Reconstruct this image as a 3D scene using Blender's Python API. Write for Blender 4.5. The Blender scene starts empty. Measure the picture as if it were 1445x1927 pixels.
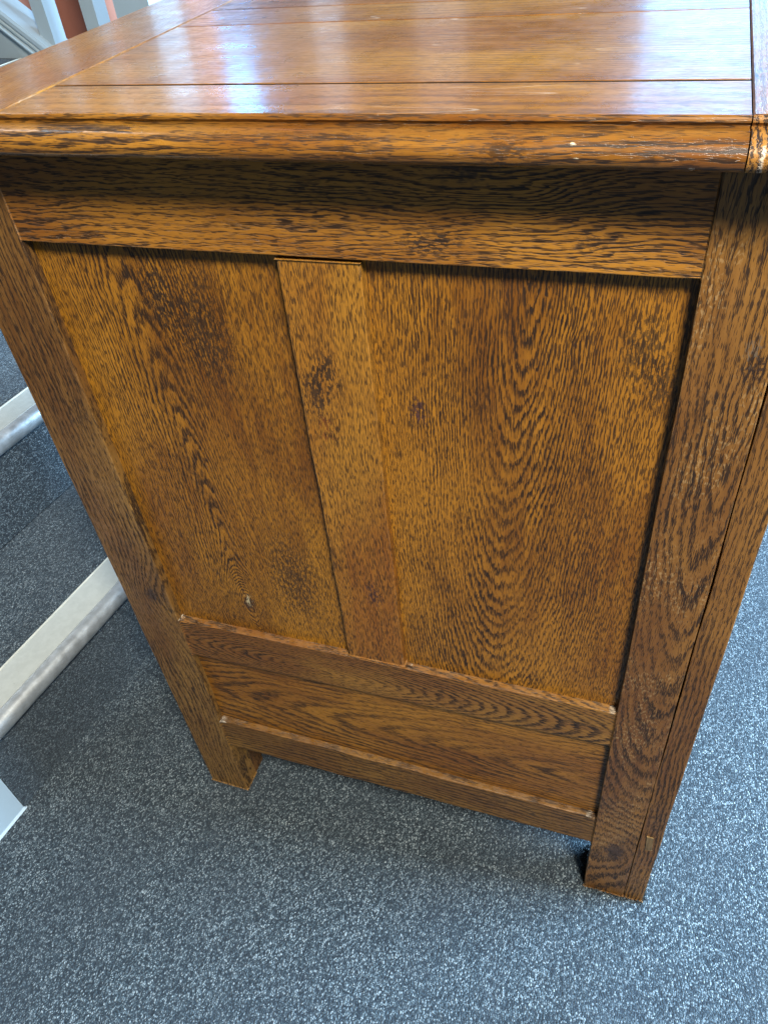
import bpy, bmesh, math, random
from mathutils import Vector, Matrix, noise as mnoise
random.seed(7)
C = bpy.context.scene.collection
SC = bpy.context.scene

# ------------------------------------------------------------------ camera
cam = bpy.data.cameras.new('camera'); cam_o = bpy.data.objects.new('camera', cam); C.objects.link(cam_o)
cam.sensor_fit = 'VERTICAL'; cam.sensor_height = 36; cam.lens = 27.395
cam.clip_start = .02; cam.clip_end = 60
cam_o.location = (.50846, -.43874, 1.03004)
cam_o.rotation_euler = (.8307026, .0881234, .3207381)
SC.camera = cam_o

# ------------------------------------------------------------------ light
world = bpy.data.worlds.new('World'); SC.world = world; world.use_nodes = True
bgn = world.node_tree.nodes['Background']
bgn.inputs['Color'].default_value = (.62, .66, .72, 1); bgn.inputs['Strength'].default_value = .145
SC.view_settings.view_transform = 'Standard'; SC.view_settings.look = 'None'
SC.view_settings.exposure = 0; SC.view_settings.gamma = 1

def area(name, loc, target, sx, sy, power, col):
    l = bpy.data.lights.new(name, 'AREA'); l.shape = 'RECTANGLE'; l.size = sx; l.size_y = sy
    l.energy = power; l.color = col
    o = bpy.data.objects.new(name, l); C.objects.link(o); o.location = loc
    o.rotation_euler = (Vector(target) - Vector(loc)).to_track_quat('-Z', 'Y').to_euler()
    return o
area('ceiling_lamp', (1.15, -1.02, 2.36), (.3, -.1, .4), .42, .42, 128, (1, .93, .80))
area('ceiling_lamp', (-2.1, 1.1, 2.9), (-.1, 0, .9), .35, 1.5, 12, (.86, .94, 1))
area('window_light_right', (2.9, .90, 1.35), (1.2, .80, .5), 1.5, 1.4, 640, (.45, .72, 1))
area('fill_light_camera_side', (2.3, -2.5, 1.1), (-.2, -.1, 0), 1.3, 1.2, 9, (.62, .78, 1))  # added cool fill towards the plinth and stair foot, no window known there
# the windows across the room that the varnished top mirrors
area('window_pane_light', (.55, 4, 1.9), (.55, 0, 1.4), .60, 1.9, 23, (.20, .52, 1))
area('window_pane_light', (2.0, 3.9, 1.7), (1.0, 0, .1), 1.3, 1.7, 240, (.36, .66, 1))
area('window_pane_light', (-1.36, 4, 1.9), (-1.36, 0, 1.9), .17, 1.9, 1.5, (.60, .76, 1))
area('window_pane_light', (-.74, 4, 1.6), (-.74, 0, 1.6), .26, 1.6, .9, (.75, .82, 1))
area('window_pane_light', (-2.07, 4, 2.08), (-2.07, 0, 2.08), .46, .46, 17, (.10, .45, 1))

# ------------------------------------------------------------------ node helpers
class NT:
    def __init__(s, tree): s.t = tree; s.n = tree.nodes; s.l = tree.links
    def new(s, typ, **kw):
        n = s.n.new(typ)
        for k, v in kw.items(): setattr(n, k, v)
        return n
    def put(s, sock, v):
        if isinstance(v, bpy.types.NodeSocket): s.l.new(v, sock)
        elif v is not None: sock.default_value = v
    def m(s, op, a, b=None, c=None, clamp=False):
        n = s.new('ShaderNodeMath', operation=op, use_clamp=clamp)
        s.put(n.inputs[0], a); s.put(n.inputs[1], b)
        if c is not None: s.put(n.inputs[2], c)
        return n.outputs[0]
    def comb(s, x, y, z):
        n = s.new('ShaderNodeCombineXYZ')
        for i, v in enumerate((x, y, z)): s.put(n.inputs[i], v)
        return n.outputs[0]
    def sep(s, v):
        n = s.new('ShaderNodeSeparateXYZ'); s.put(n.inputs[0], v); return n.outputs
    def noise(s, vec, scale=1, detail=2, rough=.5, col=False):
        n = s.new('ShaderNodeTexNoise'); s.put(n.inputs['Vector'], vec)
        n.inputs['Scale'].default_value = scale; n.inputs['Detail'].default_value = detail
        n.inputs['Roughness'].default_value = rough
        return n.outputs['Color' if col else 'Fac']
    def vor(s, vec, scale=1, feat='F1'):
        n = s.new('ShaderNodeTexVoronoi', feature=feat); s.put(n.inputs['Vector'], vec); n.inputs['Scale'].default_value = scale
        return n.outputs
    def step(s, v, lo, hi, a=0., b=1.):
        n = s.new('ShaderNodeMapRange', interpolation_type='SMOOTHSTEP')
        s.put(n.inputs['Value'], v); s.put(n.inputs['From Min'], lo); s.put(n.inputs['From Max'], hi)
        s.put(n.inputs['To Min'], a); s.put(n.inputs['To Max'], b)
        return n.outputs['Result']
    def mix(s, f, a, b, mode='MIX'):
        n = s.new('ShaderNodeMix', data_type='RGBA', blend_type=mode)
        s.put(n.inputs[0], f); s.put(n.inputs[6], a); s.put(n.inputs[7], b)
        return n.outputs[2]
def col(r, g, b): return (r, g, b, 1)
def vscale(t, a, b, c, sa, sb, sc):
    return t.comb(t.m('MULTIPLY', a, sa), t.m('MULTIPLY', b, sb), t.m('MULTIPLY', c, sc))

# ------------------------------------------------------------------ oak, grown in 3D: rings, vessels, knots
def make_oak_group():
    g = bpy.data.node_groups.new('oak_grain', 'ShaderNodeTree'); t = NT(g)
    I = g.interface
    I.new_socket('Vector', in_out='INPUT', socket_type='NodeSocketVector')
    for nm, d in (('A0', 0), ('B0', 0), ('Tilt', .2), ('Skew', 0), ('Width', .004), ('Wander', .006), ('Knot A', 9), ('Knot B', 9), ('Knot Size', .02),
                  ('Knot Strength', 0), ('Seed', 0), ('Pore', 1), ('Jag', 1), ('Fine', 0), ('Fade', 9), ('Across', 1400), ('Along', 145)):
        s = I.new_socket(nm, in_out='INPUT', socket_type='NodeSocketFloat'); s.default_value = d
    for nm in ('Pores', 'Tone', 'Cloud', 'Blotch', 'Knot', 'Streak'):
        I.new_socket(nm, in_out='OUTPUT', socket_type='NodeSocketFloat')
    gi = t.new('NodeGroupInput').outputs; go = t.new('NodeGroupOutput')
    sd = t.m('MULTIPLY', gi['Seed'], 7.31)
    a, b, c = t.sep(gi['Vector'])
    as_, cs = t.m('ADD', a, sd), t.m('ADD', c, sd)
    # slow wander of the trunk
    w1 = t.m('SUBTRACT', t.noise(vscale(t, as_, b, cs, 14, 5, 14), 1, 2), .5)
    w2 = t.m('SUBTRACT', t.noise(vscale(t, cs, as_, b, 60, 60, 14), 1, 2, .6), .5)
    aw = t.m('ADD', t.m('ADD', a, t.m('MULTIPLY', w1, t.m('MULTIPLY', gi['Wander'], 3))), t.m('MULTIPLY', w2, gi['Wander']))
    db = t.m('SUBTRACT', b, gi['B0'])
    da = t.m('SUBTRACT', t.m('SUBTRACT', aw, gi['A0']), t.m('MULTIPLY', db, gi['Skew']))
    dt = t.m('ADD', t.m('MULTIPLY', db, gi['Tilt']), t.m('MULTIPLY', c, .5))
    r = t.m('SQRT', t.m('ADD', t.m('ADD', t.m('MULTIPLY', da, da), t.m('MULTIPLY', dt, dt)), 1e-6))
    # knot pushes the rings aside
    ka = t.m('SUBTRACT', aw, gi['Knot A']); kb = t.m('MULTIPLY', t.m('SUBTRACT', b, gi['Knot B']), .55)
    kd = t.m('SQRT', t.m('ADD', t.m('MULTIPLY', ka, ka), t.m('MULTIPLY', kb, kb)))
    kk = t.m('DIVIDE', kd, gi['Knot Size'])
    kf = t.m('EXPONENT', t.m('MULTIPLY', t.m('MULTIPLY', kk, kk), -1))
    r2 = t.m('ADD', r, t.m('MULTIPLY', kf, gi['Knot Strength']))
    jag = t.m('MULTIPLY', t.m('SUBTRACT', t.noise(vscale(t, as_, b, cs, 330, 42, 330), 1, 2, .6), .5), gi['Jag'])
    uneven = t.m('MULTIPLY', t.m('SUBTRACT', t.noise(vscale(t, r2, sd, sd, 60, 1, 1), 1, 1), .5), 2.2)
    ph = t.m('ADD', t.m('ADD', t.m('DIVIDE', r2, gi['Width']), jag), uneven)
    fr = t.m('FRACT', ph)
    early = t.m('MULTIPLY', t.step(fr, 0, .12), t.step(fr, .30, .72, 1, 0))
    fd = t.step(t.m('DIVIDE', t.m('ABSOLUTE', da), gi['Fade']), .6, 1.6, 0, .8)
    early = t.m('MULTIPLY', early, t.m('SUBTRACT', 1, fd))
    pt = t.step(t.noise(vscale(t, as_, b, cs, 17, 6, 17), 1, 2, .5), .34, .60, .6, 1)
    early = t.m('MULTIPLY', early, pt)
    # vessels: short dark dashes lying along the board, crowded in the early wood
    n1 = t.noise(t.comb(t.m('MULTIPLY', as_, gi['Across']), t.m('MULTIPLY', b, gi['Along']), t.m('MULTIPLY', cs, gi['Across'])), 1, 1, .4)
    n2 = t.noise(vscale(t, cs, as_, b, 1500, 1500, 150), 1, 0)
    dens = t.step(t.noise(vscale(t, as_, b, cs, 26, 9, 26), 1, 2), .3, .7, -.035, .035)
    th = t.m('ADD', t.m('SUBTRACT', .662, t.m('MULTIPLY', early, .225)), dens)
    p1 = t.m('MULTIPLY', t.step(t.m('SUBTRACT', n1, th), -.03, .08), t.m('ADD', .55, t.m('MULTIPLY', early, .45)))
    th2 = t.m('SUBTRACT', .66, t.m('ADD', t.m('MULTIPLY', early, .10), t.m('MULTIPLY', t.m('ADD', gi['Fine'], t.m('MULTIPLY', fd, .75)), .12)))
    p2 = t.m('MULTIPLY', t.step(t.m('SUBTRACT', n2, th2), -.03, .06), .78)
    pores = t.m('MULTIPLY', t.m('MAXIMUM', p1, p2), gi['Pore'], clamp=True)
    t.put(go.inputs['Pores'], pores)
    t.put(go.inputs['Tone'], t.m('SUBTRACT', 1, early))
    t.put(go.inputs['Cloud'], t.noise(vscale(t, as_, b, cs, 11, 4, 11), 1, 4, .6))
    bl = t.noise(vscale(t, as_, b, cs, 34, 16, 34), 1, 2, .5)
    bl2 = t.noise(vscale(t, as_, b, cs, 420, 120, 420), 1, 2, .6)
    t.put(go.inputs['Blotch'], t.m('MULTIPLY', t.step(bl, .60, .74), t.step(bl2, .47, .60)))
    kn = t.noise(vscale(t, as_, b, cs, 300, 200, 300), 1, 2)
    t.put(go.inputs['Knot'], t.step(t.m('ADD', kk, t.m('MULTIPLY', t.m('SUBTRACT', kn, .5), .5)), .10, .34, 1, 0))
    t.put(go.inputs['Streak'], t.noise(vscale(t, as_, b, cs, 180, 9, 180), 1, 3, .6))
    return g
OAK = make_oak_group()
ROOT = Vector((.30, .25, 0))
WOODN = [0]
def oak(axis, a0=0, b0=0, tilt=.2, skew=0, w=.004, wander=.006, knot=None, seed=None, pore=1, jag=1, fine=0, fade=9, across=1400, along=145,
        base=(.36, .155, .030), deep=(.185, .066, .012), pcol=(.019, .009, .004), rough=.36, coat=.12, crough=.25,
        edge=.5, blotch=.7, dusty=0, bump=.35, ring=.38, redness=.22, scratch=0, fleck=0, marks=()):
    """axis: direction of the grain. a0/b0/knot are in world metres (across, along)."""
    WOODN[0] += 1
    base = (base[0]*.90, base[1]*.93, base[2]*.66); deep = (deep[0]*.95, deep[1]*.95, deep[2]*.7)
    m = bpy.data.materials.new('oak_%s' % axis); m.use_nodes = True; t = NT(m.node_tree)
    bs = m.node_tree.nodes['Principled BSDF']
    tc = t.new('ShaderNodeTexCoord').outputs['Object']
    ad = t.new('ShaderNodeVectorMath', operation='ADD'); t.put(ad.inputs[0], tc); ad.inputs[1].default_value = ROOT
    x, y, z = t.sep(ad.outputs[0])
    v = {'z': t.comb(x, z, y), 'x': t.comb(z, x, y), 'y': t.comb(x, y, z), 'xt': t.comb(y, x, z)}[axis]
    g = t.new('ShaderNodeGroup'); g.node_tree = OAK
    t.put(g.inputs['Vector'], v)
    vals = dict(A0=a0, B0=b0, Tilt=tilt, Skew=skew, Width=w, Wander=wander, Seed=(seed if seed is not None else WOODN[0]), Pore=pore, Jag=jag, Fine=fine, Fade=fade, Across=across, Along=along)
    for k, q in vals.items(): g.inputs[k].default_value = q
    if knot:
        g.inputs['Knot A'].default_value, g.inputs['Knot B'].default_value, g.inputs['Knot Size'].default_value, g.inputs['Knot Strength'].default_value = knot
    o = g.outputs
    cl = t.step(o['Cloud'], .33, .67)
    red = (deep[0]*1.35, deep[1]*.92, deep[2]*1.0)
    c1 = t.mix(cl, col(*deep), col(*base))
    st = t.step(o['Streak'], .35, .7)
    c1 = t.mix(t.m('MULTIPLY', st, .35), c1, col(*[q*1.25 for q in base]))
    c1 = t.mix(t.m('MULTIPLY', t.m('SUBTRACT', 1, cl), redness), c1, col(*red))
    if fleck:
        fl_ = t.m('MULTIPLY', t.step(t.noise(vscale(t, *t.sep(v), 480, 230, 480), 1, 2, .6), .52, .62), t.step(t.noise(vscale(t, *t.sep(v), 26, 13, 26), 1, 3, .6), .46, .62))
        c1 = t.mix(t.m('MULTIPLY', fl_, fleck), c1, col(.36, .24, .11))
    # late wood slightly lighter
    c1 = t.mix(t.m('MULTIPLY', t.m('SUBTRACT', 1, o['Tone']), ring), c1, col(*[q*.55 for q in deep]))
    c1 = t.mix(t.m('MULTIPLY', o['Blotch'], blotch), c1, col(*[q*1.2 for q in pcol]))
    c1 = t.mix(t.m('MULTIPLY', o['Knot'], .85), c1, col(.03, .016, .012))
    fa, fb, fc = t.sep(v)
    for (ma, mb, mr, colr, amt) in marks:      # small old stains of their own shape
        da = t.m('SUBTRACT', fa, ma); dbb = t.m('MULTIPLY', t.m('SUBTRACT', fb, mb), .5)
        d = t.m('DIVIDE', t.m('SQRT', t.m('ADD', t.m('MULTIPLY', da, da), t.m('MULTIPLY', dbb, dbb))), mr)
        if mr < .0025:
            f = t.step(t.m('ADD', d, t.m('MULTIPLY', t.m('SUBTRACT', t.noise(v, 900, 2, .6), .5), 1.5)), .5, 1.0, 1, 0)
        else:
            nn = t.noise(vscale(t, fa, fb, fc, 520, 170, 520), 1, 3, .65)
            f = t.m('MULTIPLY', t.step(t.m('SUBTRACT', nn, t.m('MULTIPLY', d, .085)), .42, .48), t.step(d, .5, 2.0, 1, 0))
        c1 = t.mix(t.m('MULTIPLY', f, amt), c1, col(*colr))
    c2 = t.mix(o['Pores'], c1, col(*pcol))
    # rubbed arrises
    bv = t.new('ShaderNodeBevel', samples=4); bv.inputs['Radius'].default_value = .0016
    ge = t.new('ShaderNodeNewGeometry')
    dp = t.new('ShaderNodeVectorMath', operation='DOT_PRODUCT'); t.put(dp.inputs[0], bv.outputs[0]); t.put(dp.inputs[1], ge.outputs['Normal'])
    em = t.step(dp.outputs['Value'], .90, .995, 1, 0)
    en = t.noise(v, 70, 4, .65)
    ef = t.m('MULTIPLY', t.m('MULTIPLY', em, t.step(en, .40, .66)), edge)
    c3 = t.mix(ef, c2, col(.38, .24, .11))
    # dust on upward ledges
    nz = t.sep(ge.outputs['Normal'])[2]
    rn = 0.0
    if dusty:
        df = t.m('MULTIPLY', t.m('MULTIPLY', t.step(nz, .6, .95), t.step(t.noise(v, 90, 4, .7), .36, .62)), dusty)
        c3 = t.mix(df, c3, col(.42, .33, .24)); rn = t.m('MULTIPLY', df, .4)
    sf = None
    if scratch:       # fine crossing scratches and specks of dust in the varnish
        for q, (ang, fx, fy, lo) in enumerate(((.5, 30, 2.2, .0035), (-.9, 22, 2.0, .003), (1.9, 26, 1.6, .003))):
            mp = t.new('ShaderNodeMapping'); t.put(mp.inputs[0], v); mp.inputs['Rotation'].default_value = (0, 0, ang); mp.inputs['Scale'].default_value = (fx, fy, 1)
            d = t.m('ABSOLUTE', t.m('SUBTRACT', t.noise(mp.outputs[0], 1.6, 1, .3), .5))
            f = t.m('MULTIPLY', t.step(d, lo*.4, lo, 1, 0), t.step(t.noise(v, 9+q*3, 1), .52, .60))
            sf = f if sf is None else t.m('MAXIMUM', sf, f)
        sp = t.m('MULTIPLY', t.step(t.vor(v, 150)[0], .0, .055, 1, 0), t.step(t.noise(v, 14, 2), .50, .58))
        sf = t.m('MAXIMUM', sf, t.m('MULTIPLY', sp, .9))
        c3 = t.mix(t.m('MULTIPLY', sf, .18), c3, col(.55, .48, .38)); rn = t.m('MULTIPLY', sf, .3)
    t.put(bs.inputs['Base Color'], c3)
    rr = t.m('ADD', t.m('ADD', rough, t.m('MULTIPLY', o['Pores'], .25)), t.step(t.noise(v, 45, 4, .6), .3, .7, -.06, .16 if scratch else .10))
    t.put(bs.inputs['Roughness'], t.m('ADD', rr, rn) if (dusty or scratch) else rr)
    bs.inputs['Specular IOR Level'].default_value = .5 if scratch else .32
    bs.inputs['Coat Weight'].default_value = coat; bs.inputs['Coat Roughness'].default_value = crough
    # relief: open pores and a slow unevenness of the hand-planed face
    h = t.m('ADD', t.m('MULTIPLY', o['Pores'], -.0002), t.m('MULTIPLY', t.noise(v, 9, 2, .5), .0011*bump/.35))
    h = t.m('ADD', h, t.m('MULTIPLY', o['Streak'], .00012))
    bp = t.new('ShaderNodeBump'); bp.inputs['Strength'].default_value = 1; bp.inputs['Distance'].default_value = bump*2
    t.put(bp.inputs['Height'], h)
    t.put(bs.inputs['Normal'], bp.outputs[0]); t.put(bs.inputs['Coat Normal'], bp.outputs[0])
    return m

def plain(name, c, rough=.5, metal=0, nscale=40, namt=.15, bump=0, bscale=200, spec=.5):
    m = bpy.data.materials.new(name); m.use_nodes = True; t = NT(m.node_tree); bs = m.node_tree.nodes['Principled BSDF']
    v = t.new('ShaderNodeTexCoord').outputs['Object']
    n = t.noise(v, nscale, 4, .6)
    t.put(bs.inputs['Base Color'], t.mix(t.step(n, .3, .7), col(*[q*(1-namt) for q in c]), col(*c)))
    t.put(bs.inputs['Roughness'], t.step(n, .3, .7, rough+.08, rough-.05)); bs.inputs['Metallic'].default_value = metal
    bs.inputs['Specular IOR Level'].default_value = spec
    if bump:
        b = t.new('ShaderNodeBump'); b.inputs['Distance'].default_value = bump; t.put(b.inputs['Height'], t.noise(v, bscale, 3, .6)); t.put(bs.inputs['Normal'], b.outputs[0])
    return m

TH = math.radians(83.2)
ND = Vector((math.cos(TH), math.sin(TH), 0)); UD = Vector((-ND.y, ND.x, 0))     # along a step, and the way the stairs climb

def carpet_mat():
    m = bpy.data.materials.new('heather_carpet'); m.use_nodes = True; t = NT(m.node_tree); bs = m.node_tree.nodes['Principled BSDF']
    v0 = t.new('ShaderNodeTexCoord').outputs['Object']
    mp = t.new('ShaderNodeMapping'); t.put(mp.inputs[0], v0); mp.inputs['Rotation'].default_value = (0, 0, -TH)
    v = mp.outputs[0]
    x, y, z = t.sep(v)
    wob = t.m('MULTIPLY', t.noise(v, 120, 1), .004)
    vr = t.comb(t.m('ADD', x, wob), t.m('ADD', y, wob), z)
    loops = t.new('ShaderNodeTexVoronoi', feature='F1'); loops.inputs['Scale'].default_value = 1
    rx, ry, rz = t.sep(vr)
    t.put(loops.inputs['Vector'], vscale(t, rx, ry, rz, 450, 640, 640))
    lc = t.sep(loops.outputs['Color'])
    ld = loops.outputs['Distance']
    fib = t.noise(vscale(t, x, y, z, 700, 900, 900), 1, 2, .6)
    mixv = t.m('ADD', t.m('MULTIPLY', lc[0], .6), t.m('MULTIPLY', fib, .55))
    cr = t.new('ShaderNodeValToRGB'); t.put(cr.inputs[0], mixv)
    e = cr.color_ramp.elements
    e[0].position = .22; e[0].color = col(.007, .012, .018)
    e[1].position = 1.0; e[1].color = col(.44, .51, .54)
    for p, c in ((.45, (.024, .038, .049)), (.62, (.058, .082, .098)), (.76, (.125, .165, .190))):
        q = e.new(p); q.color = col(*c)
    cc = t.mix(t.step(ld, .25, .75, 0, .75), cr.outputs[0], col(.012, .017, .024))
    # walked-on, brushed patches of the pile
    pat = t.noise(vscale(t, x, y, z, 5, 9, 6), 1, 3, .55)
    cc = t.mix(t.step(pat, .35, .65, .0, .34), cc, col(.025, .034, .044))
    lint = t.step(t.vor(v, 60)[0], .0, .035, 1, 0)
    cc = t.mix(t.m('MULTIPLY', lint, .5), cc, col(.5, .52, .52))
    t.put(bs.inputs['Base Color'], cc)
    bs.inputs['Roughness'].default_value = .85; bs.inputs['Specular IOR Level'].default_value = .25
    bs.inputs['Sheen Weight'].default_value = .12; bs.inputs['Sheen Roughness'].default_value = .4
    bs.inputs['Sheen Tint'].default_value = col(.75, .88, 1)
    b = t.new('ShaderNodeBump'); b.inputs['Distance'].default_value = 1; b.inputs['Strength'].default_value = .9
    t.put(b.inputs['Height'], t.m('ADD', t.m('MULTIPLY', ld, -.0012), t.m('MULTIPLY', fib, .0009)))
    t.put(bs.inputs['Normal'], b.outputs[0])
    return m
CARPET = carpet_mat()

# ------------------------------------------------------------------ mesh helpers
def link(name, me, mat, parent=None, smooth=False):
    o = bpy.data.objects.new(name, me); C.objects.link(o)
    if mat: me.materials.append(mat)
    if parent: o.parent = parent
    if smooth:
        for p in me.polygons: p.use_smooth = True
    return o
def empty(name, loc, label, cat, group=None):
    o = bpy.data.objects.new(name, None); C.objects.link(o); o.location = loc; o.empty_display_size = .05
    o['label'] = label; o['category'] = cat
    if group: o['group'] = group
    return o
def finish(bm, name, off):
    bmesh.ops.recalc_face_normals(bm, faces=bm.faces)
    for v in bm.verts: v.co -= off
    me = bpy.data.meshes.new(name); bm.to_mesh(me); bm.free(); return me
def loft(bm, rings, closed_ring=True, caps=True):
    L = [[bm.verts.new(p) for p in r] for r in rings]; n = len(rings[0])
    for i in range(len(L)-1):
        for j in range(n if closed_ring else n-1):
            bm.faces.new((L[i][j], L[i][(j+1) % n], L[i+1][(j+1) % n], L[i+1][j]))
    if caps: bm.faces.new(L[0]); bm.faces.new(L[-1][::-1])
    return L
def board(name, quad, y0, y1, mat, parent, bev=.0009, n=14, jit=.00018, off=ROOT, along='z', ragged=0):
    """a board whose face is quad (x,z corners: bottom-left, bottom-right, top-right, top-left) from y0 (face) to y1 (back)"""
    bl, br, tr, tl = [Vector(q) for q in quad]
    bm = bmesh.new(); rings = []
    for i in range(n+1):
        s = i/n
        if along == 'z': p, q = bl.lerp(tl, s), br.lerp(tr, s)
        else: p, q = bl.lerp(br, s), tl.lerp(tr, s)
        j = lambda k: (mnoise.noise(Vector((s*9+k*13.7, hash(name) % 97*.0+bl.x*31, bl.y*17)))*jit*2 if 0 < i < n else 0)
        if along == 'z':
            rg = [(p.x+j(1), y0+j(2), p.y), (q.x+j(3), y0+j(4), q.y), (q.x+j(3), y1, q.y), (p.x+j(1), y1, p.y)]
        else:
            rg = [(p.x, y0+j(2), p.y+j(1)), (q.x, y0+j(4), q.y+j(3)), (q.x, y1, q.y+j(3)), (p.x, y1, p.y+j(1))]
        rings.append(rg)
    loft(bm, rings)
    bm.normal_update()
    if bev:
        es = [e for e in bm.edges if e.calc_face_angle(0) > .6]
        bmesh.ops.bevel(bm, geom=es, offset=bev, segments=2, profile=.6, affect='EDGES')
    me = finish(bm, name, off)
    return link(name, me, mat, parent)
def box(name, x0, x1, y0, y1, z0, z1, mat, parent, bev=.001, off=ROOT):
    bm = bmesh.new()
    bmesh.ops.create_cube(bm, size=1)
    for v in bm.verts: v.co = Vector(((x0+x1)/2+v.co.x*(x1-x0), (y0+y1)/2+v.co.y*(y1-y0), (z0+z1)/2+v.co.z*(z1-z0)))
    if bev: bmesh.ops.bevel(bm, geom=list(bm.edges), offset=bev, segments=2, profile=.6, affect='EDGES')
    return link(name, finish(bm, name, off), mat, parent)

# ------------------------------------------------------------------ the floor
def sheet(name, pts, z, mat):
    bm = bmesh.new(); bm.faces.new([bm.verts.new((p[0], p[1], z)) for p in pts])
    me = bpy.data.meshes.new(name); bm.to_mesh(me); bm.free(); o = link(name, me, mat); return o
fl = sheet('floor', [(-5, -5), (7, -5), (7, 7), (-5, 7)], 0, CARPET)
fl['kind'] = 'structure'; fl['label'] = 'blue grey flecked loop pile carpet floor'

# ------------------------------------------------------------------ the oak cabinet
cab = empty('oak_cabinet', ROOT, 'tall varnished oak cabinet side with recessed panels standing on blue grey carpet', 'cabinet')
ZT = .8885
HON = (.40, .175, .032); BRN = (.235, .098, .024)
m_stileL = oak('z', across=1700, along=105, a0=-.10, b0=.3, tilt=.08, w=.0050, wander=.009, knot=(.042, .418, .030, .020), base=(.225, .116, .040), deep=(.105, .049, .016), jag=1.4, edge=.35, rough=.42)
m_stileR = oak('z', a0=.567, b0=.765, tilt=.11, w=.0042, wander=.007, fleck=.5, knot=(.555, .112, .045, .030), base=(.235, .108, .032), deep=(.105, .045, .014), jag=1.2, edge=.45, rough=.40,
               marks=((.569, .765, .006, (.02, .012, .01), .9), (.566, .775, .004, (.16, .12, .08), .6)))
m_strip = oak('z', across=1800, along=90, a0=.80, b0=.3, tilt=.05, w=.0042, wander=.006, base=(.225, .103, .030), deep=(.105, .045, .014), jag=1, edge=.5, rough=.45)
m_rail = oak('x', across=2300, along=85, a0=.68, b0=.9, tilt=.10, w=.0040, wander=.014, knot=(.876, .395, .040, .026), base=(.36, .155, .028), deep=(.16, .062, .013), jag=1.3, edge=.35, redness=.2,
             marks=((.829, .371, .007, (.02, .013, .01), .9), (.832, .385, .004, (.02, .013, .01), .8), (.835, .47, .005, (.03, .02, .012), .6)))
m_munt = oak('z', across=1900, along=80, a0=.10, b0=.4, tilt=.12, fade=.10, w=.0036, wander=.007, base=(.325, .143, .024), deep=(.19, .072, .012), jag=1.4, edge=.35, fine=.2,
             marks=((.277, .707, .010, (.02, .013, .01), .85), (.290, .725, .010, (.03, .018, .01), .9), (.301, .489, .007, (.02, .012, .02), .8), (.283, .675, .006, (.10, .02, .008), .7)))
m_panL = oak('z', a0=.155, b0=.425, tilt=.085, skew=-.05, fade=.06, w=.0023, wander=.007, knot=(.155, .425, .022, -.022), redness=0, base=(.34, .145, .018), deep=(.155, .056, .008), jag=1.1, fine=.45, rough=.33,
             marks=((.159, .773, .015, (.02, .014, .01), .9), (.189, .749, .024, (.03, .018, .01), .85), (.214, .478, .026, (.03, .018, .01), .75), (.155, .431, .0035, (.5, .42, .25), .9)))
m_panR = oak('z', a0=.438, b0=.90, tilt=.125, skew=.052, fade=.10, w=.0023, wander=.006, knot=(.463, .763, .006, .003), redness=0, base=(.33, .138, .018), deep=(.150, .054, .008), jag=1.3, fine=.45, rough=.33,
             marks=((.355, .697, .006, (.03, .015, .03), .85), (.505, .765, .013, (.03, .02, .01), .7), (.52, .74, .010, (.03, .02, .01), .7)))
m_mid = oak('x', a0=.345, b0=.22, tilt=.17, fade=.1, w=.0026, wander=.004, base=(.28, .136, .032), deep=(.13, .056, .015), jag=1.1, edge=.1, dusty=.08, redness=.3,
            marks=((.352, .497, .006, (.02, .012, .008), .8), (.3815, .0635, .0024, (.38, .34, .27), .8), (.3825, .0665, .0020, (.38, .34, .27), .7), (.3835, .3285, .0024, (.38, .34, .27), .8), (.3835, .2605, .0022, (.34, .27, .16), .8), (.3835, .528, .0020, (.38, .34, .27), .6)))
m_low = oak('x', across=2300, along=85, a0=.245, b0=.80, tilt=.10, w=.0052, wander=.012, base=(.30, .128, .020), deep=(.14, .053, .009), jag=1.2, redness=.2)
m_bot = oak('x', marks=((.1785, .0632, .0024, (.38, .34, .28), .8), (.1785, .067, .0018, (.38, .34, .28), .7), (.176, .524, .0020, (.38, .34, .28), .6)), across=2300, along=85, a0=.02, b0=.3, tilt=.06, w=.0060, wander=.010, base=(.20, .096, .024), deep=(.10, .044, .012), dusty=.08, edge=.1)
TOPB, TOPD = (.31, .132, .024), (.17, .064, .012)
def topmat(axis, a0, **k):
    kk = dict(w=.0030, wander=.004, tilt=.0, b0=.3, ring=.16, fine=.3, base=TOPB, deep=TOPD, rough=.30, coat=.5, crough=.15, bump=.16, edge=0, pore=.5, blotch=.2, redness=.2, scratch=1)
    kk.update(k); return oak(axis, a0=a0, **kk)

# frame of the side: every face sits where the photograph puts it
board('stile', [(.0036, .004), (.0605, .002), (.0608, ZT), (-.0002, ZT)], 0, .028, m_stileL, cab, n=40, jit=.0003, bev=.0012)
board('stile', [(.5329, 0), (.5806, 0), (.5783, ZT), (.5306, ZT)], 0, .028, m_stileR, cab, n=40, jit=.0003, bev=.0011)
board('stile_strip', [(.5815, 0), (.6033, 0), (.6033, ZT), (.5795, ZT)], .0006, .050, m_strip, cab, n=60, jit=.0007, bev=.0012)
board('top_rail', [(.0606, .8150), (.5304, .8172), (.5302, ZT), (.0606, ZT)], .0004, .024, m_rail, cab, n=30, along='x', bev=.0007)
board('muntin', [(.2640, .3835), (.3236, .3848), (.3252, .8135), (.2662, .8130)], .0016, .020, m_munt, cab, n=30, jit=.0004, bev=.0011)
board('middle_rail', [(.0612, .3175), (.5319, .3262), (.5318, .3835), (.0612, .3795)], .0008, .020, m_mid, cab, n=30, along='x', bev=.0014)
board('bottom_rail', [(.0608, .1203), (.5325, .1187), (.5323, .1767), (.0608, .1800)], .0006, .024, m_bot, cab, n=36, along='x', bev=.0016, jit=.0005)
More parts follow.
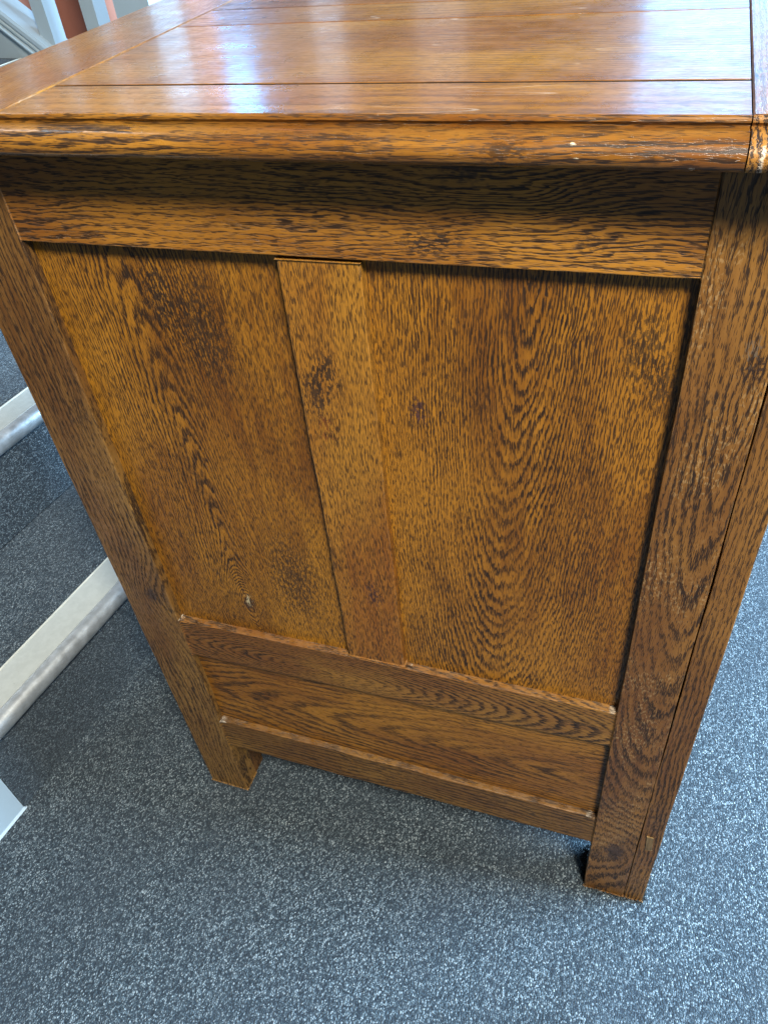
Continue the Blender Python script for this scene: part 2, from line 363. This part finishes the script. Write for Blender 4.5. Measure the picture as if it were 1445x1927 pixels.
board('side_panel', [(.055, .372), (.2720, .372), (.2720, .825), (.055, .825)], .0095, .016, m_panL, cab, bev=0)
board('side_panel', [(.3175, .372), (.536, .372), (.536, .825), (.3175, .825)], .0095, .016, m_panR, cab, bev=0)
board('lower_panel', [(.055, .17), (.536, .17), (.536, .335), (.055, .335)], .0085, .016, m_low, cab, along='x', bev=0)
# square posts behind the stiles (their inner faces show beside the foot)
m_post = oak('z', a0=.3, base=(.17, .080, .030), deep=(.09, .042, .016), rough=.6, coat=0)
box('leg_post', .010, .060, .0284, .052, .0, .80, m_post, cab)
box('leg_post', .545, .578, .0284, .052, .0, .80, m_post, cab)
for (x0, x1) in ((.004, .058), (.545, .6033)):
    box('back_leg', x0, x1, .450, .498, 0, .8872, m_post, cab)
# inserted patch low on the strip
m_patch = oak('z', a0=.2, w=.01, base=(.20, .13, .065), deep=(.14, .09, .045), pore=.3, edge=.8, coat=.05)
board('plug_patch', [(.5895, .137), (.5965, .139), (.5945, .168), (.5875, .168)], -.0005, .0004, m_patch, cab, n=4, bev=.0002)
# the other three sides
m_joint = plain('dark_joint', (.020, .012, .008), .8, 0, 80, .4)  # dark brown for the side faces of the top boards at their joints
m_side = oak('z', a0=.2, tilt=.1, w=.005, base=(.26, .115, .030), deep=(.14, .055, .014))
box('front_panel', .590, .598, .0505, .4495, .06, .8870, m_side, cab)
box('back_panel', .006, .014, .0525, .4495, .06, .8870, m_side, cab)
box('far_side_panel', .0585, .5445, .484, .492, .06, .8870, m_side, cab)
box('inner_bottom', .0145, .5895, .053, .4835, .13, .142, m_side, cab)

# ---- top: planks between two end boards, moulded edge
Y0, Y1 = -.0120, .508
XA, XB, XC, XD = .0113, .0972, .5377, .622
TZ = .9062
def plank(y0, y1, mat, groove0, groove1, z=TZ):
    # slab with a small chamfer on each long edge where it meets its neighbour
    bm = bmesh.new(); xs = [XB + (XC-XB)*i/24 for i in range(25)]; rings = []
    g0, g1 = groove0, groove1
    for x in xs:
        k = mnoise.noise(Vector((x*7, y0*20, 1)))*.00022
        rings.append([(x, y0+.0002, z-.022), (x, y0+.0002, z-g0), (x, y0+.0002+g0*1.1, z+k), (x, (y0+y1)/2, z+k*.4-.0001), (x, y1-.0002-g1*1.1, z+k), (x, y1-.0002, z-g1), (x, y1-.0002, z-.022)])
    loft(bm, rings)
    o = link('top_plank', finish(bm, 'top_plank', ROOT), mat, cab)
    o.data.materials.append(m_joint)
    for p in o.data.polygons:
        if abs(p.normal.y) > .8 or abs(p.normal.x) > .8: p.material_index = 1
    return o
plank(Y0+.0004, .0455, topmat('xt', -.10), .0002, .0003)
plank(.0484, .2166, topmat('xt', .60, w=.0035, wander=.006), .0003, .0003)
plank(.2181, .2793, topmat('xt', .40), .0004, .0003)
plank(.2807, .4495, topmat('xt', .36), .0004, .0003)
plank(.4503, Y1, topmat('xt', .60), .0008, .0003)
box('groove_bead', XB+.0004, XC-.0004, .0466, .0473, TZ-.006, TZ-.0010, topmat('xt', .02), cab, bev=.0003)
def end_board(x0, x1, mat, dz):
    bm = bmesh.new(); rings = []
    for i in range(25):
        y = Y0+.0004 + (Y1-Y0)*i/24; k = mnoise.noise(Vector((x0*9, y*8, 4)))*.00025
        g = .0009
        rings.append([(x0, y, TZ-.022), (x0, y, TZ+dz-g), (x0+g, y, TZ+dz+k), (x1-g, y, TZ+dz+k), (x1, y, TZ+dz-g), (x1, y, TZ-.022)])
    loft(bm, rings)
    o = link('top_end_board', finish(bm, 'top_end_board', ROOT), mat, cab)
    o.data.materials.append(m_joint)
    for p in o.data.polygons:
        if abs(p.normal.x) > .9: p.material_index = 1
    return o
end_board(XA+.0003, XB-.0004, topmat('y', -.6), .0005)
end_board(XC+.0007, XD-.0003, topmat('y', 1.4, blotch=.8, rough=.34, crough=.2), .0003)
# moulded edge, profile (out, z)
PROF = [(0, TZ+.0001), (.0008, TZ), (.0019, TZ-.0010), (.0022, TZ-.0026), (.0010, TZ-.0040), (.0010, TZ-.0054), (.0032, TZ-.0050), (.0055, TZ-.0050), (.0085, TZ-.0052), (.0120, TZ-.0060), (.0155, TZ-.0074),
        (.0180, TZ-.0096), (.0196, TZ-.0120), (.0200, TZ-.0145), (.0196, TZ-.0172), (.0180, TZ-.0196), (.0155, TZ-.0208), (.0120, TZ-.0212), (0, TZ-.0212)]
m_edge = oak('x', across=2300, along=85, pore=1, a0=.80, b0=.5, tilt=.05, w=.0034, wander=.006, base=(.30, .135, .026), deep=(.12, .046, .010), rough=.30, coat=.5, crough=.12, bump=.2, edge=.0, jag=1.2, redness=.3,
             marks=((.8975, .458, .0009, (.62, .55, .40), .9), (.8915, .4605, .0008, (.62, .55, .40), .8), (.8875, .5147, .0009, (.55, .48, .38), .9), (.893, .425, .006, (.02, .012, .008), .7)))
m_edgey = oak('y', across=2300, along=85, pore=.7, a0=.80, b0=.5, tilt=.05, w=.0034, wander=.006, base=(.30, .135, .026), deep=(.12, .046, .010), rough=.30, coat=.5, crough=.12, bump=.2, edge=0)
m_edge_end = oak('y', a0=.1, b0=.5, w=.004, base=(.33, .15, .040), deep=(.19, .075, .018), rough=.42, coat=.2, crough=.25, edge=.1, seed=33,
                 marks=((.5445, -.031, .0014, (.60, .52, .42), .8),))
def moulding(path_fn, s0, s1, n, mat, wob=.00025):
    """path_fn(s, out) -> (x, y); follows the edge with mitres handled by path_fn"""
    bm = bmesh.new(); rings = []
    for i in range(n+1):
        s = s0 + (s1-s0)*i/n
        rings.append([(*path_fn(s, o + (mnoise.noise(Vector((s*11, j*.35, 2)))*wob if 0 < j < len(PROF)-1 else 0)), z + (mnoise.noise(Vector((s*9, j*.3, 7)))*wob if j < len(PROF)-1 else 0)) for j, (o, z) in enumerate(PROF)])
    loft(bm, rings)
    o = link('edge_moulding', finish(bm, 'edge_moulding', ROOT), mat, cab, smooth=True)
    o.data.set_sharp_from_angle(angle=math.radians(38)) if hasattr(o.data, 'set_sharp_from_angle') else None
    return o
lerp = lambda a, b, t: a + (b-a)*t
moulding(lambda s, o: (lerp(XA-o, XC+.0002, s), Y0-o), 0, 1, 60, m_edge)
moulding(lambda s, o: (lerp(XC+.0009, XD+o, s), Y0-o-.0003), 0, 1, 12, m_edge_end)
moulding(lambda s, o: (XD+o, lerp(Y0-o, Y1+o, s)), 0, 1, 40, m_edgey)
moulding(lambda s, o: (XA-o, lerp(Y0-o, Y1+o, s)), 0, 1, 40, m_edgey)
moulding(lambda s, o: (lerp(XA-o, XD+o, s), Y1+o), 0, 1, 40, m_edge)
# core that carries the top
box('top_core', XA+.004, XD-.004, Y0+.003, Y1-.003, TZ-.0175, TZ-.0122-.003, m_side, cab, bev=0) if False else None

# carpet loops pressed up round the feet
def fibres(rects, n, seed):
    rnd = random.Random(seed); bm = bmesh.new()
    for (x0, x1, y0, y1) in rects:
        per = 2*((x1-x0)+(y1-y0))
        for k in range(n):
            q = rnd.random()*per; g = abs(rnd.gauss(0, .0022))
            if q < x1-x0: x, y, nx, ny = x0+q, y0, 0, -1
            elif q < x1-x0+y1-y0: x, y, nx, ny = x1, y0+q-(x1-x0), 1, 0
            elif q < 2*(x1-x0)+y1-y0: x, y, nx, ny = x0+q-(x1-x0)-(y1-y0), y1, 0, 1
            else: x, y, nx, ny = x0, y0+q-2*(x1-x0)-(y1-y0), -1, 0
            x += nx*g; y += ny*g
            a = rnd.random()*math.tau; h = rnd.uniform(.0012, .0034); w = rnd.uniform(.0004, .0008)
            dx, dy = math.cos(a)*w, math.sin(a)*w; lx, ly = (nx*rnd.uniform(0, .0016)-dy, ny*rnd.uniform(0, .0016)+dx)
            v = [bm.verts.new(p) for p in ((x-dx, y-dy, -.0003), (x+dx, y+dy, -.0003), (x+dx+lx*.6, y+dy+ly*.6, h*.75), (x+lx, y+ly, h), (x-dx+lx*.6, y-dy+ly*.6, h*.75))]
            bm.faces.new(v)
    me = bpy.data.meshes.new('carpet_fibres'); bm.to_mesh(me); bm.free(); o = link('carpet_fibres', me, CARPET); o['kind'] = 'stuff'
    o['label'] = 'blue grey carpet fibres pressed up around the cabinet feet'; return o
fibres([(.0036, .0605, .0, .052), (.5329, .6033, .0, .050)], 900, 3)

# ------------------------------------------------------------------ the staircase
RISE, GO, U0 = .17, .248, .232
D0, D1 = -.1425, 1.04                       # the two ends of a step, along ND
def P(u, d, z): return Vector((UD.x*u + ND.x*d, UD.y*u + ND.y*d, z))
SB = P(U0, (D0+D1)/2, 0)
stairs = empty('staircase', SB, 'carpeted stairs with silver edged nosings climbing behind the cabinet', 'stairs')
m_alu = plain('aluminium', (.50, .54, .56), .45, .7, 60, .30, .0002, 400)
m_insert = plain('beige_insert', (.40, .43, .41), .62, 0, 90, .10, .0002, 500)
_t = NT(m_insert.node_tree); _b = m_insert.node_tree.nodes['Principled BSDF']
_v = _t.new('ShaderNodeTexCoord').outputs['Object']; _old = _b.inputs['Base Color'].links[0].from_socket
_sp = _t.m('MULTIPLY', _t.step(_t.vor(_v, 85)[0], .0, .10, 1, 0), _t.step(_t.noise(_v, 30, 2), .42, .6))
_t.put(_b.inputs['Base Color'], _t.mix(_t.m('MULTIPLY', _sp, .6), _old, col(.14, .13, .12)))
_a = NT(m_alu.node_tree); _ab = m_alu.node_tree.nodes['Principled BSDF']
_av = _a.new('ShaderNodeTexCoord').outputs['Object']; _ao = _ab.inputs['Base Color'].links[0].from_socket
_a.put(_ab.inputs['Base Color'], _a.mix(_a.step(_a.noise(_av, 28, 5, .7), .40, .65, 0, .22), _ao, col(.40, .43, .45)))
_a.put(_ab.inputs['Roughness'], _a.step(_a.noise(_av, 50, 5, .7), .4, .65, .42, .6))
def sweep(name, prof, mat, parent, d0, d1, off, closed=True, smooth=False, n=1):
    bm = bmesh.new()
    loft(bm, [[P(u, lerp(d0, d1, i/n), z) for u, z in prof] for i in range(n+1)], closed_ring=closed, caps=closed)
    return link(name, finish(bm, name, off), mat, parent, smooth)
NSTEP = 6
for k in range(NSTEP):
    z0, z1, u = k*RISE, (k+1)*RISE, U0 + k*GO
    # carpeted step: riser face, tread top (its front part is covered by the nosing)
    zf = z0 if k == 0 else z0
    sweep('step', [(u, z0 - (0 if k == 0 else .0)), (u, z1-.027), (u+.0585, z1-.027), (u+.0590, z1-.0008), (u+GO-.0004, z1-.0008), (u+GO-.0004, z0)], CARPET, stairs, D0+.001, D1-.001, SB)
    pr = [(u+.0075, z1-.0004), (u-.0005, z1-.0008), (u-.0065, z1-.0040), (u-.0098, z1-.0100), (u-.0103, z1-.0180), (u-.0085, z1-.0245), (u-.0040, z1-.0285), (u-.0004, z1-.0290), (u-.0004, z1-.0262), (u+.0075, z1-.0262)]
    no = sweep('nosing', pr, m_alu, stairs, D0+.002, D1-.002, SB, smooth=True, n=1)
    if hasattr(no.data, 'set_sharp_from_angle'): no.data.set_sharp_from_angle(angle=math.radians(40))
    ins = sweep('nosing_insert', [(u+.0078, z1-.0262), (u+.0078, z1+.0002), (u+.0560, z1+.0002), (u+.0560, z1-.0262)], m_insert, no, D0+.002, D1-.002, SB)
    sweep('nosing_back_edge', [(u+.0562, z1-.0262), (u+.0562, z1+.0012), (u+.0588, z1+.0012), (u+.0588, z1-.0262)], plain('pale_trim', (.62, .64, .58), .5), no, D0+.002, D1-.002, SB)

# ------------------------------------------------------------------ white painted woodwork of the stairs
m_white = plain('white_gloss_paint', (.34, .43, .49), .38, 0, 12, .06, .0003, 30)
SL = RISE/GO
def string(name, mat, parent, prof, u0, u1, off, line):
    """prof: (d, dz) ring raked up the slope"""
    bm = bmesh.new()
    loft(bm, [[P(u, d, line(u)+dz) for d, dz in prof] for u in (u0, u1)])
    return link(name, finish(bm, name, off), mat, parent)
nl = lambda u: RISE + (u - .2395)*SL
bal = empty('balustrade', P(1.0, 1.09, 0), 'white painted balustrade with square spindles on a raked moulded base, beyond the stairs', 'balustrade')
BO = P(1.0, 1.09, 0)
cap_dz = .057
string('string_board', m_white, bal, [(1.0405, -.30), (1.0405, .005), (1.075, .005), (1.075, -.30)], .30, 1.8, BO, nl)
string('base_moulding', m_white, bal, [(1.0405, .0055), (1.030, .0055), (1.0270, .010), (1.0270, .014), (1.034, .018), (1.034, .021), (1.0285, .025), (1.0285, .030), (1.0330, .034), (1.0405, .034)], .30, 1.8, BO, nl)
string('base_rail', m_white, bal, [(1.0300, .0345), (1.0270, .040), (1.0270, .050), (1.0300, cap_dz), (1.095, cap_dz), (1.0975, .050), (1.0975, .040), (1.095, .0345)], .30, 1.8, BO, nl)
def prism(name, u0, u1, d0, d1, zf, z1, mat, parent, off, bev=.0015):
    bm = bmesh.new()
    ring = lambda top: [P(u, d, (z1 if top else zf(u))) for u, d in ((u0, d0), (u1, d0), (u1, d1), (u0, d1))]
    loft(bm, [ring(False), ring(True)])
    bm.normal_update()
    if bev: bmesh.ops.bevel(bm, geom=list(bm.edges), offset=bev, segments=2, affect='EDGES')
    return link(name, finish(bm, name, off), mat, parent)
for i in range(-3, 5):
    ul = .925 + .137*i          # its lower edge
    if ul < .75: continue
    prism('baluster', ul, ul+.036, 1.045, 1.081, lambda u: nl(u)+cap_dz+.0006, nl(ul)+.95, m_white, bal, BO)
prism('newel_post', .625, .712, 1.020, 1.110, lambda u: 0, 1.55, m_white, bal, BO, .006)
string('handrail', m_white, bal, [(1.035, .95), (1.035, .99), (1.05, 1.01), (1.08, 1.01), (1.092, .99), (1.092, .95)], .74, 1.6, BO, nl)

nb = P(.30, -.20, 0)
pl = empty('stair_plinth', nb, 'white painted plinth at the open end of the lowest step', 'plinth')
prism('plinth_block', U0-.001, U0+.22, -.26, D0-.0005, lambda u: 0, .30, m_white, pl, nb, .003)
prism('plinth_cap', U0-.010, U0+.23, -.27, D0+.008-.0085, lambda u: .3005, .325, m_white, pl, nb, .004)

# terracotta wall beyond
m_terra = plain('terracotta_paint', (.52, .20, .13), .7, 0, 6, .12, .0004, 60)
wb = P(.9, 1.40, 0)
wl = empty('terracotta_wall', wb, 'terracotta painted wall with a rounded upright behind the white spindles', 'wall')
prism('wall_face', .80, 2.6, 1.36, 1.46, lambda u: 0, 2.4, m_terra, wl, wb, 0)
def pillar(u, d, r):
    bm = bmesh.new(); rings = []
    for z in (0.001, 2.399): rings.append([P(u + r*math.cos(a*math.tau/32), d + r*math.sin(a*math.tau/32), z) for a in range(32)])
    loft(bm, rings); return link('round_upright', finish(bm, 'round_upright', wb), m_terra, wl, smooth=True)
pillar(1.02, 1.335, .045); pillar(1.30, 1.335, .045)
